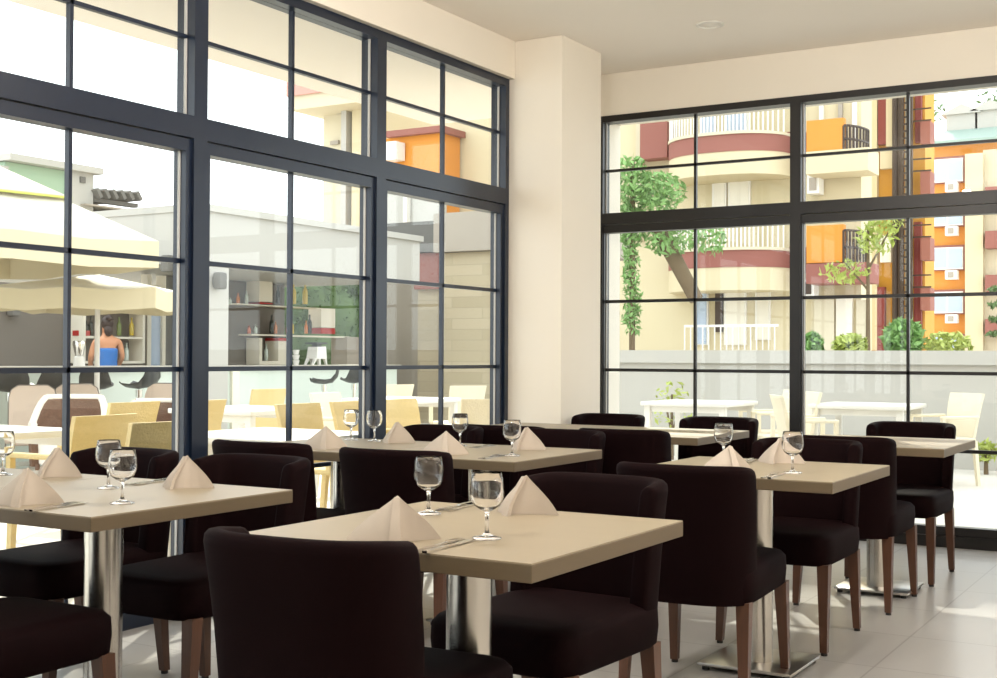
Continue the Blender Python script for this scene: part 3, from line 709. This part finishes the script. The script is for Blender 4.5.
for i in range(40): m.leaves((BW-1.3, hY-.3+i*.13, random.uniform(.5, 2.8)), .5, 90, .06, (.5, 1, 1))
o = m.build('foliage', 'leaf_dark', hg, 0)
o['kind'] = 'stuff'

# garden wall, shrubs
GY = 14.0
z1 = onY(840, 350.5, GY).z; z0 = onY(840, 364, GY).z
gw = thing('garden_wall', 'white rendered garden wall with coping along the terrace', 'wall', kind='structure')
MB().bx(-7.6, 12, GY+.06, GY+.3, -.02, z0-.001).build('wall', 'white_paint', gw, 0)
MB().bx(-7.6, 12, GY, GY+.35, z0, z1).build('coping', 'white_paint', gw, 0)
def shrub(px, y0, y1, Y, wpx, lb, m='leaf', n=700, sz=.06, base=-.02, nm='shrub'):
    t = thing(nm, lb, 'shrub', (onY(px, 369, Y).x, Y, base)); zt = onY(px, y0, Y).z-base; zb = max(.1, onY(px, y1, Y).z-base); w = (onY(px+wpx/2, 369, Y).x-onY(px-wpx/2, 369, Y).x)/2
    MB().tube((0, 0, 0), (0, 0, zt*.8), .025, .012).tube((0, 0, zt*.3), (w*.5, 0, zt*.75), .012).tube((0, 0, zt*.3), (-w*.5, .1, zt*.7), .012).build('stem', 'bark', t)
    MB().leaves((0, 0, (zt+zb)/2), 1, n, sz, (w, w, (zt-zb)/2)).build('foliage', m, t, 0)
    return t
shrub(903, 319, 358, 15.6, 40, 'dense green shrub rising behind the garden wall by the drain pipes', 'leaf', 1600, .06)
shrub(811, 333, 358, 15.4, 24, 'small green shrub behind the garden wall right of the window post', 'leaf', 500)
shrub(850, 334, 358, 15.5, 34, 'low green shrub behind the garden wall between the post and the dense shrub', 'leaf_lime', 500)
shrub(948, 331, 360, 15.8, 50, 'sparse yellow green shrub behind the garden wall below the orange building', 'leaf_lime', 350)
shrub(986, 440, 462, 13.6, 26, 'small plant at the foot of the garden wall, far right', 'leaf_lime', 160, .045)
shrub(672, 378, 440, 13.5, 40, 'thin leafy stand-in for a green window reflection, near the column', 'leaf_lime', 110, .05)  # leaves standing for a faint green reflection in the pane
tr = thing('slender_tree', 'slender green tree with leafy trunk beyond the garden wall next to the column', 'tree', (onY(632, 369, 16).x, 16, -.02))
zt = onY(632, 150, 16).z; lx = lambda px: onY(px, 369, 16).x-onY(632, 369, 16).x
zz = lambda y: onY(632, y, 16).z+.02
MB().tube((0, 0, 0), (0, 0, zz(160)), .05, .03).build('trunk', 'bark', tr)
MB().tube((lx(688), .3, zz(300)), (lx(648), .3, zz(225)), .10, .12).build('reflection_streak', 'bark', tr)  # solid bar standing for a diagonal reflection in the glass
m = MB()
for y in range(215, 335, 8): m.leaves((random.uniform(-.03, .03), 0, zz(y)), .13, 60, .05)
m.build('trunk_leaves', 'leaf', tr, 0)
m = MB(); m.leaves((lx(630), 0, zz(185)), .4, 700, .06, (.8, .8, 1.1)); m.leaves((lx(660), 0, zz(195)), .4, 500, .06, (.9, .8, .7)); m.leaves((lx(628), 0, zz(225)), .3, 300, .06); m.leaves((lx(665), .2, zz(240)), .4, 320, .06, (1, .8, .6)); m.leaves((lx(705), .2, zz(240)), .25, 160, .06)
m.build('foliage', 'leaf', tr, 0)
ft = thing('young_tree', 'airy yellow green tree in front of the lower balcony at the right', 'tree', (onY(868, 369, 20).x, 20, -.02))
l2 = lambda px: onY(px, 369, 20).x-onY(868, 369, 20).x
z2 = lambda y: onY(868, y, 20).z+.02
MB().tube((0, 0, 0), (0, 0, z2(230)), .05, .02).tube((0, 0, z2(290)), (l2(845), 0, z2(262)), .02, .01).tube((0, 0, z2(270)), (l2(893), 0, z2(225)), .02, .01).build('trunk', 'bark', ft)
m = MB(); m.leaves((l2(875), 0, z2(238)), .35, 200, .07, (1, .8, .8)); m.leaves((l2(845), 0, z2(272)), .35, 110, .07, (1.2, .8, .6)); m.leaves((l2(892), 0, z2(222)), .2, 70, .07)
m.build('foliage', 'leaf_lime', ft, 0)
fr = thing('fir_tree', 'dark fir tree tips cut by the right photo edge', 'tree', (onY(1008, 369, 18).x, 18, -.02))
m = MB(); zf = lambda y: onY(1008, y, 18).z+.02
MB().tube((0, 0, 0), (0, 0, zf(270)), .06, .02).build('trunk', 'bark', fr)
for y in (288, 303, 318, 332):
    for kx in range(9):
        a = 2*PI*kx/9; m.leaves((.14*math.cos(a), .14*math.sin(a), zf(y)-.02), .13, 34, .05, (1, 1, .25))
m.build('branches', 'leaf_dark', fr, 0)

# ================================================================== BUILDINGS
def fbox(mb, x0, y0, x1, y1, Y, th=.2):   # box covering an upright rectangle of the facade plane Y
    a, b = onY(x0, y0, Y), onY(x1, y1, Y); cx = onY(x0, (y0+y1)/2, Y).x; dx = onY(x1, (y0+y1)/2, Y).x
    mb.bx(cx, dx, Y, Y+th, min(a.z, b.z), max(a.z, b.z)); return mb
AY = 30.0
ap = thing('apartment_building', 'cream apartment building with rounded red brown balconies behind the column', 'building')
xa, xb = -17.6, onY(872, 369, AY).x
xm = onY(800, 369, AY).x
MB().bx(xa, xm, AY, AY+6, -.1, 21.4).bx(xm, onY(861, 369, AY).x, AY+.002, AY+1.0, -.1, 21.4).build('wall', 'apartment_cream', ap, 0)
def balcony(px0, px1, yt, yb, dep, rail, parent, Y=AY, m='parapet_red', cornery=None):
    x0, x1 = onY(px0, 369, Y-dep*.4).x, onY(px1, 369, Y-dep*.4).x; mid = (px0+px1)/2; z0, z1 = onY(mid, yb, Y-dep).z, onY(mid, yt, Y-dep).z
    pts = []; n = 18
    for i in range(n+1):
        u = -1+2*i/n; pts.append(((x0+x1)/2+u*(x1-x0)/2, Y-dep*(1-abs(u)**2.6)**.5))
    b = MB(); b.prism([(x, y, z0) for x, y in pts], (0, 0, z1-z0)); bo = b.build('balcony', m, parent, 30)
    c = MB(); c.prism([(x, y-.05, z1) for x, y in pts], (0, 0, .07)); c.build('ledge', 'apartment_pale', bo, 30)
    c = MB(); c.prism([(x, y+.02, z0-.55) for x, y in pts], (0, 0, .55)); c.build('slab', 'apartment_cream', bo, 30)
    if rail:
        r = MB(); zt = z1+rail
        for (xa_, ya), (xb_, yb_) in zip(pts, pts[1:]):
            for f in (0, .5): r.tube((xa_+(xb_-xa_)*f, ya+(yb_-ya)*f+.08, z1+.07), (xa_+(xb_-xa_)*f, ya+(yb_-ya)*f+.08, zt), .022, n=5)
            r.tube((xa_, ya+.08, zt), (xb_, yb_+.08, zt), .03, n=5)
        r.build('railing', 'rail_white', bo, 0)
    return bo
for dy, yt, yb in ((0, 134, 151), (1, 250, 267), (2, 15, 36)):
    balcony(664, 792, yt, yb, 1.5, .75, ap)
fbox(MB(), 640, 124, 667, 157, AY-.5, .5).build('red_bay', 'parapet_red', ap, 0)
fbox(MB(), 787, 132, 803, 160, AY-.4, .4).build('red_bay', 'parapet_red', ap, 0)
fbox(MB(), 789, 247, 803, 272, AY-.4, .4).build('red_bay', 'parapet_red', ap, 0)
fbox(MB(), 636, 100, 640.5, 240, AY-.3, .3).build('pilaster', 'apartment_pale', ap, 0)
def glazed(px0, y0, px1, y1, parent, Y, fm='rail_white', gm='curtain_pale', fr=2):
    f = MB(); fbox(f, px0, y0, px1, y1, Y-.08, .09); w = f.build('window', fm, parent, 0)
    g = MB(); fbox(g, px0+fr, y0+fr, px1-fr, y1-fr*.5, Y-.11, .05); g.build('pane', gm, w, 0); return w
for r_ in ((712, 176, 726, 216, 'curtain_pale'), (728, 172, 750, 216, 'curtain_pale'), (695, 285, 708, 345, 'window_glass_blue'), (724, 283, 746, 345, 'curtain_pale'), (700, 108, 716, 134, 'window_glass_blue'), (724, 108, 748, 134, 'window_glass_blue'), (755, 286, 770, 340, 'curtain_pale')):
    glazed(*r_[:4], ap, AY, gm=r_[4])
fbox(MB(), 715, 284, 722, 332, AY-.1, .1).build('door', 'door_dark', ap, 0)
m = MB()
fbox(m, 684, 325, 778, 326.5, AY-1.2, .05)
for px in range(684, 779, 6): fbox(m, px, 326, px+.8, 350, AY-1.2, .04)
m.build('terrace_railing', 'rail_white', ap, 0)
# right part: orange boxed balconies
for yt, yb in ((121, 150), (226, 262)):
    o = fbox(MB(), 806.5, yt, 843.5, yb, AY-1.0, .2).build('balcony_panel', 'orange_render', ap, 0)
    o2 = fbox(MB(), 806, yb+2, 868, yb+20, AY-1.1, 1.0).build('balcony_base', 'parapet_red' if yb > 200 else 'apartment_cream', ap, 0)
    x0 = onY(843.5, 369, AY-1).x; x1 = onY(864, 369, AY-.5).x; zt, zb_ = onY(850, yt+4, AY-1).z, onY(850, yb+2, AY-1).z
    m = MB()
    pr = [Vector((x0+(x1-x0)*math.sin(PI/2*i/8), AY-1+.9*(1-math.cos(PI/2*i/8)), 0)) for i in range(9)]
    for i, p in enumerate(pr): m.tube(p+Vector((0, 0, zb_)), p+Vector((0, 0, zt)), .03, n=5)
    for z in (zb_, (zb_+zt)/2, zt): m.path([p+Vector((0, 0, z)) for p in pr], .03, 5)
    m.build('railing', 'pipe_dark', ap, 0)
for px, yy in ((813, 184), (808, 288)):
    u = fbox(MB(), px-6, yy-9, px+6, yy+9, AY-.45, .4).build('air_conditioner', 'ac_white', ap, 0)
    fbox(MB(), px-4, yy-6, px+3, yy+6, AY-.48, .04).build('fan_grille', 'door_dark' if yy > 200 else 'grey_render', u, 0)
for px0, px1, y0, y1, mm in ((819, 823, 100, 121, 'rail_white'), (838, 842, 100, 121, 'grey_render'), (852, 856, 100, 160, 'rail_white'), (836, 852, 296, 345, 'curtain_pale'), (814, 834, 300, 350, 'apartment_pale'), (856, 868, 300, 345, 'apartment_pale')):
    fbox(MB(), px0, y0, px1, y1, AY-.1, .1).build('facade_panel', mm, ap, 0)

# yellow building with drain pipes
YY = 44.0
yb_ = thing('apartment_building', 'narrow yellow apartment building with dark drain pipes and maroon shutters', 'building')
MB().bx(onY(868, 369, YY).x, onY(925, 369, YY).x, YY, YY+1.5, -.1, 17.5).build('wall', 'yellow_render', yb_, 0)
for px0, px1, y0, y1, mm in ((870, 877, 90, 350, 'apartment_cream'), (878, 886, 60, 144, 'maroon'), (886, 892, 60, 146, 'apartment_pale'), (877, 884.5, 287, 352, 'maroon'), (905, 908, 60, 350, 'apartment_pale'), (915, 921, 60, 142, 'maroon'), (914, 921, 222, 330, 'maroon'), (880, 893, 150, 168, 'apartment_pale'), (880, 891, 235, 262, 'rail_white')):
    fbox(MB(), px0, y0, px1, y1, YY-.25, .25).build('shutter' if mm == 'maroon' else 'facade_panel', mm, yb_, 0)
for px, r_ in ((895, .10), (899.5, .07), (902.5, .05), (911, .05)):
    p = onY(px, 369, YY-.5); MB().tube((p.x, YY-.5, 0), (p.x, YY-.5, 17), r_, n=8).build('drain_pipe', 'pipe_dark', yb_)
m = MB()
xl, xr_ = onY(903, 369, YY-.9).x, onY(911, 369, YY-.9).x
for y in range(90, 345, 7): z = onY(907, y, YY-.9).z; m.bx(xl, xr_, YY-.95, YY-.9, z, z+.06)
m.bx(xl-.06, xl, YY-.97, YY-.88, 0, 17).bx(xr_, xr_+.06, YY-.97, YY-.88, 0, 17)
m.build('fire_ladder', 'pipe_dark', yb_, 0)
for y in (122, 172, 238, 288):
    p = onY(926.5, y, YY-.5); b = MB(); b.bx(p.x-.16, p.x+.16, YY-.7, YY, p.z-.75, p.z).build('small_balcony', 'parapet_red', yb_, 0)
    b = MB(); b.bx(p.x-.5, p.x+.2, YY-.72, YY-.68, p.z+.0, p.z+.05).bx(p.x-.5, p.x+.2, YY-.72, YY-.68, p.z+.4, p.z+.45).build('railing', 'pipe_dark', yb_, 0)

# orange building far right
OY = 78.0
ob = thing('apartment_building', 'tall orange apartment building with white windows and air conditioners at the far right', 'building')
zr = onY(960, 141, OY).z
MB().bx(onY(921, 369, OY).x, onY(1080, 369, OY).x, OY, OY+12, -.1, zr).build('wall', 'orange_render', ob, 0)
fbox(MB(), 965, 154, 983, 368, OY-.7, .7).build('pilaster', 'apartment_cream', ob, 0)
fbox(MB(), 983, 150, 1040, 368, OY-.2, .2).build('facade_panel', 'apartment_pale', ob, 0)
for y in (160, 204, 248, 292, 336):
    f = fbox(MB(), 929, y-2, 965, y+22, OY-.25, .25).build('window_frame', 'parapet_red', ob, 0)
    w = fbox(MB(), 931, y, 963, y+21, OY-.32, .06).build('window', 'rail_white', ob, 0)
    for x0, x1 in ((932, 946), (948, 962)): fbox(MB(), x0, y+1, x1, y+19.5, OY-.36, .04).build('pane', 'window_glass_blue', w, 0)
    u = fbox(MB(), 945, y+22.5, 957, y+31, OY-1.0, .6).build('air_conditioner', 'ac_white', ob, 0)
    fbox(MB(), 947.5, y+24, 953.5, y+29.5, OY-1.04, .04).build('fan_grille', 'grey_render', u, 0)
    fbox(MB(), 985, y+27, 1020, y+43, OY-1.2, 1.0).build('balcony', 'parapet_red', ob, 0)
rf = MB(); a = onY(930, 140, OY-.5); b = onY(1080, 138, OY-.5); zp = onY(960, 112, OY+6).z
rf.loft([[(a.x, OY-.6, zr), (b.x, OY-.6, zr), (b.x, OY+6, zp), (a.x+1.5, OY+6, zp)], [(a.x, OY-.6, zr-.3), (b.x, OY-.6, zr-.3), (b.x, OY+6, zp-.4), (a.x+1.5, OY+6, zp-.4)]])
rf.build('roof', 'roof_tile', ob, 0)
for px, yy in ((963, 120), (992, 116)):
    p = onY(px, yy, OY+2); d = MB(); d.bx(p.x-.9, p.x+.9, OY+1.6, OY+5, p.z-1.0, p.z+.3).prism([(p.x-1.2, OY+1.4, p.z+.3), (p.x+1.2, OY+1.4, p.z+.3), (p.x, OY+1.4, p.z+.9)], (0, 3.4, 0)).build('dormer', 'white_paint', ob, 0)
bt = thing('distant_trees', 'bare grey green treetops beyond the far orange building roof', 'trees', (onY(955, 369, 96).x, 96, -.1))
m = MB(); m.leaves((-2.2, 0, onY(940, 106, 96).z), 1.5, 130, .25); m.leaves((3, 0, onY(985, 104, 96).z), 1.6, 130, .25); m.build('foliage', 'leaf_dark', bt, 0)
MB().tube((-2.2, 0, 0), (-2.2, 0, onY(940, 108, 96).z), .25, .08).tube((3, 0, 0), (3, 0, onY(985, 106, 96).z), .25, .08).build('trunk', 'bark', bt)

# cream block and orange wall seen above the bar
LY = 33.0
lb_ = thing('apartment_building', 'pale cream apartment block with red balcony seen over the bar roof', 'building')
def lx_(px): return onY(px, 369, LY).x
MB().bx(lx_(322), lx_(386), LY, LY+7, -.1, 13.6).build('wall', 'apartment_pale', lb_, 0)
MB().bx(lx_(347), lx_(352), LY-.4, LY, -.1, 13.6).build('pilaster', 'white_paint', lb_, 0)
MB().bx(lx_(356), lx_(386), LY-.3, LY, -.1, 13.6).build('wall_bay', 'apartment_cream', lb_, 0)
a_, b_ = onY(300, 82, LY-1), onY(300, 98, LY-1)
l3 = lambda px: onY(px, 369, LY-1.4).x
bo = MB().bx(l3(284), l3(352), LY-1.4, LY+.5, b_.z, a_.z+.5, .0).build('balcony', 'parapet_flare', lb_, 0)
MB().bx(l3(286), l3(352), LY-1.3, LY+.5, b_.z-.45, b_.z).build('slab', 'apartment_pale', bo, 0)
for px, y in ((340, 110), (334, 141), (356, 125)): fbox(MB(), px-4, y, px+4, y+3, LY-.1, .1).build('vent', 'grey_render', lb_, 0)
lc_ = thing('apartment_building', 'plain cream apartment wall filling the window corner beside the column', 'building')
MB().bx(onY(441, 369, LY-1.9).x, onY(508, 369, LY-1.9).x, LY-1.9, LY+3, -.1, 13.6).build('wall', 'apartment_cream', lc_, 0)
ow = thing('orange_house', 'orange rendered house with red roof edge between the cream blocks', 'building')
zo = onY(412, 136, 30).z
MB().bx(onY(384, 369, 30).x, onY(440, 369, 30).x, 30, 31, -.1, zo).build('wall', 'orange_render', ow, 0)
MB().bx(onY(384, 369, 29.8).x, onY(441, 369, 29.8).x, 29.8, 31.05, zo, zo+.18).build('roof_edge', 'parapet_red', ow, 0)
fbox(MB(), 385, 142, 396, 159, 29.5, .45).build('air_conditioner', 'ac_white', ow, 0)
MB().bx(onY(404, 369, 36.5).x, onY(441, 369, 36.5).x, 36.5, 38, -.1, onY(412, 100, 36).z).build('rear_block', 'white_paint', ow, 0)
fbox(MB(), 384, 186, 440, 222, 29.6, .35).build('pale_wall', 'white_paint', ow, 0)
fbox(MB(), 403, 185, 407, 222, 29.4, .18).build('white_post', 'white_gloss', ow, 0)

# rooftop house far left
HX = -26.0
rh = thing('rooftop_house', 'small house with green wall, white roof edge and slatted pergola far left', 'building')
def hb(mb, x0, y0, x1, y1, X, th):
    a, b = onX(x0, y0, X), onX(x1, y1, X); mb.bx(X-th, X, onX(x0, 369, X).y, onX(x1, 369, X).y, min(a.z, b.z), max(a.z, b.z)); return mb
z0 = onX(65, 208, HX).z
MB().bx(HX-5, HX, onX(3, 369, HX).y, onX(64, 369, HX).y, -.1, onX(40, 167, HX).z).build('wall', 'roof_green', rh, 0)
MB().bx(HX-5, HX+.3, onX(0, 369, HX).y, onX(94, 369, HX).y, onX(40, 166.5, HX).z, onX(40, 160, HX).z).build('roof_edge', 'white_paint', rh, 0)
MB().bx(HX-5, HX+.1, onX(64, 369, HX).y, onX(89, 369, HX).y, -.1, onX(75, 172, HX).z).build('wall', 'white_paint', rh, 0)
MB().bx(HX-5, HX+.1, onX(-4, 369, HX).y, onX(4, 369, HX).y, -.1, onX(2, 166, HX).z).build('wall', 'white_paint', rh, 0)
fbox_ = hb(MB(), 79, 176, 84, 183, HX+.15, .1).build('lamp', 'dark_render', rh, 0)
hb(MB(), 84, 203, 148, 213, HX+.3, 4).build('terrace_parapet', 'grey_render', rh, 0)
hb(MB(), 84, 213, 150, 225, HX+.2, 4).build('terrace_parapet', 'white_paint', rh, 0)
for i in range(6):
    p = onX(92+i*8, 190+i*.6, HX); MB().box((HX-1, p.y, p.z-.1), (2.6, .10, .26), 0, Matrix.Rotation(R(35), 4, 'X')).build('pergola_slat', 'dark_render', rh, 0)
MB().bx(HX-2.2, HX-2.0, onX(90, 369, HX).y, onX(134, 369, HX).y, onX(100, 200, HX).z, onX(100, 197, HX).z).bx(HX-.1, HX+.1, onX(90, 369, HX).y, onX(134, 369, HX).y, onX(100, 203, HX).z, onX(100, 199, HX).z).build('pergola_beam', 'dark_render', rh, 0)

# ================================================================== LIGHT
w = bpy.data.worlds.new('sky'); S.world = w; w.use_nodes = True
bg = w.node_tree.nodes['Background']; bg.inputs[0].default_value = (.93, .97, 1, 1); bg.inputs[1].default_value = 2.3
sd = bpy.data.lights.new('sun', 'SUN'); sd.energy = 4; sd.angle = R(.6); sd.color = (1, .93, .8)
so = bpy.data.objects.new('sun', sd); C.objects.link(so)
el = R(38); dv = -Vector((-.5*math.cos(el), .866*math.cos(el), math.sin(el)))
so.rotation_euler = dv.to_track_quat('-Z', 'Y').to_euler(); so.location = (-10, 20, 20)

S.view_settings.view_transform = 'Standard'; S.view_settings.look = 'None'; S.view_settings.gamma = 1; S.view_settings.use_curve_mapping = False
S.view_settings.exposure = 0.3
S.cycles.use_denoising = True
S.cycles.max_bounces = 12; S.cycles.diffuse_bounces = 5; S.cycles.transparent_max_bounces = 24; S.cycles.transmission_bounces = 10
S.cycles.sample_clamp_indirect = 6; S.cycles.caustics_reflective = False; S.cycles.caustics_refractive = False
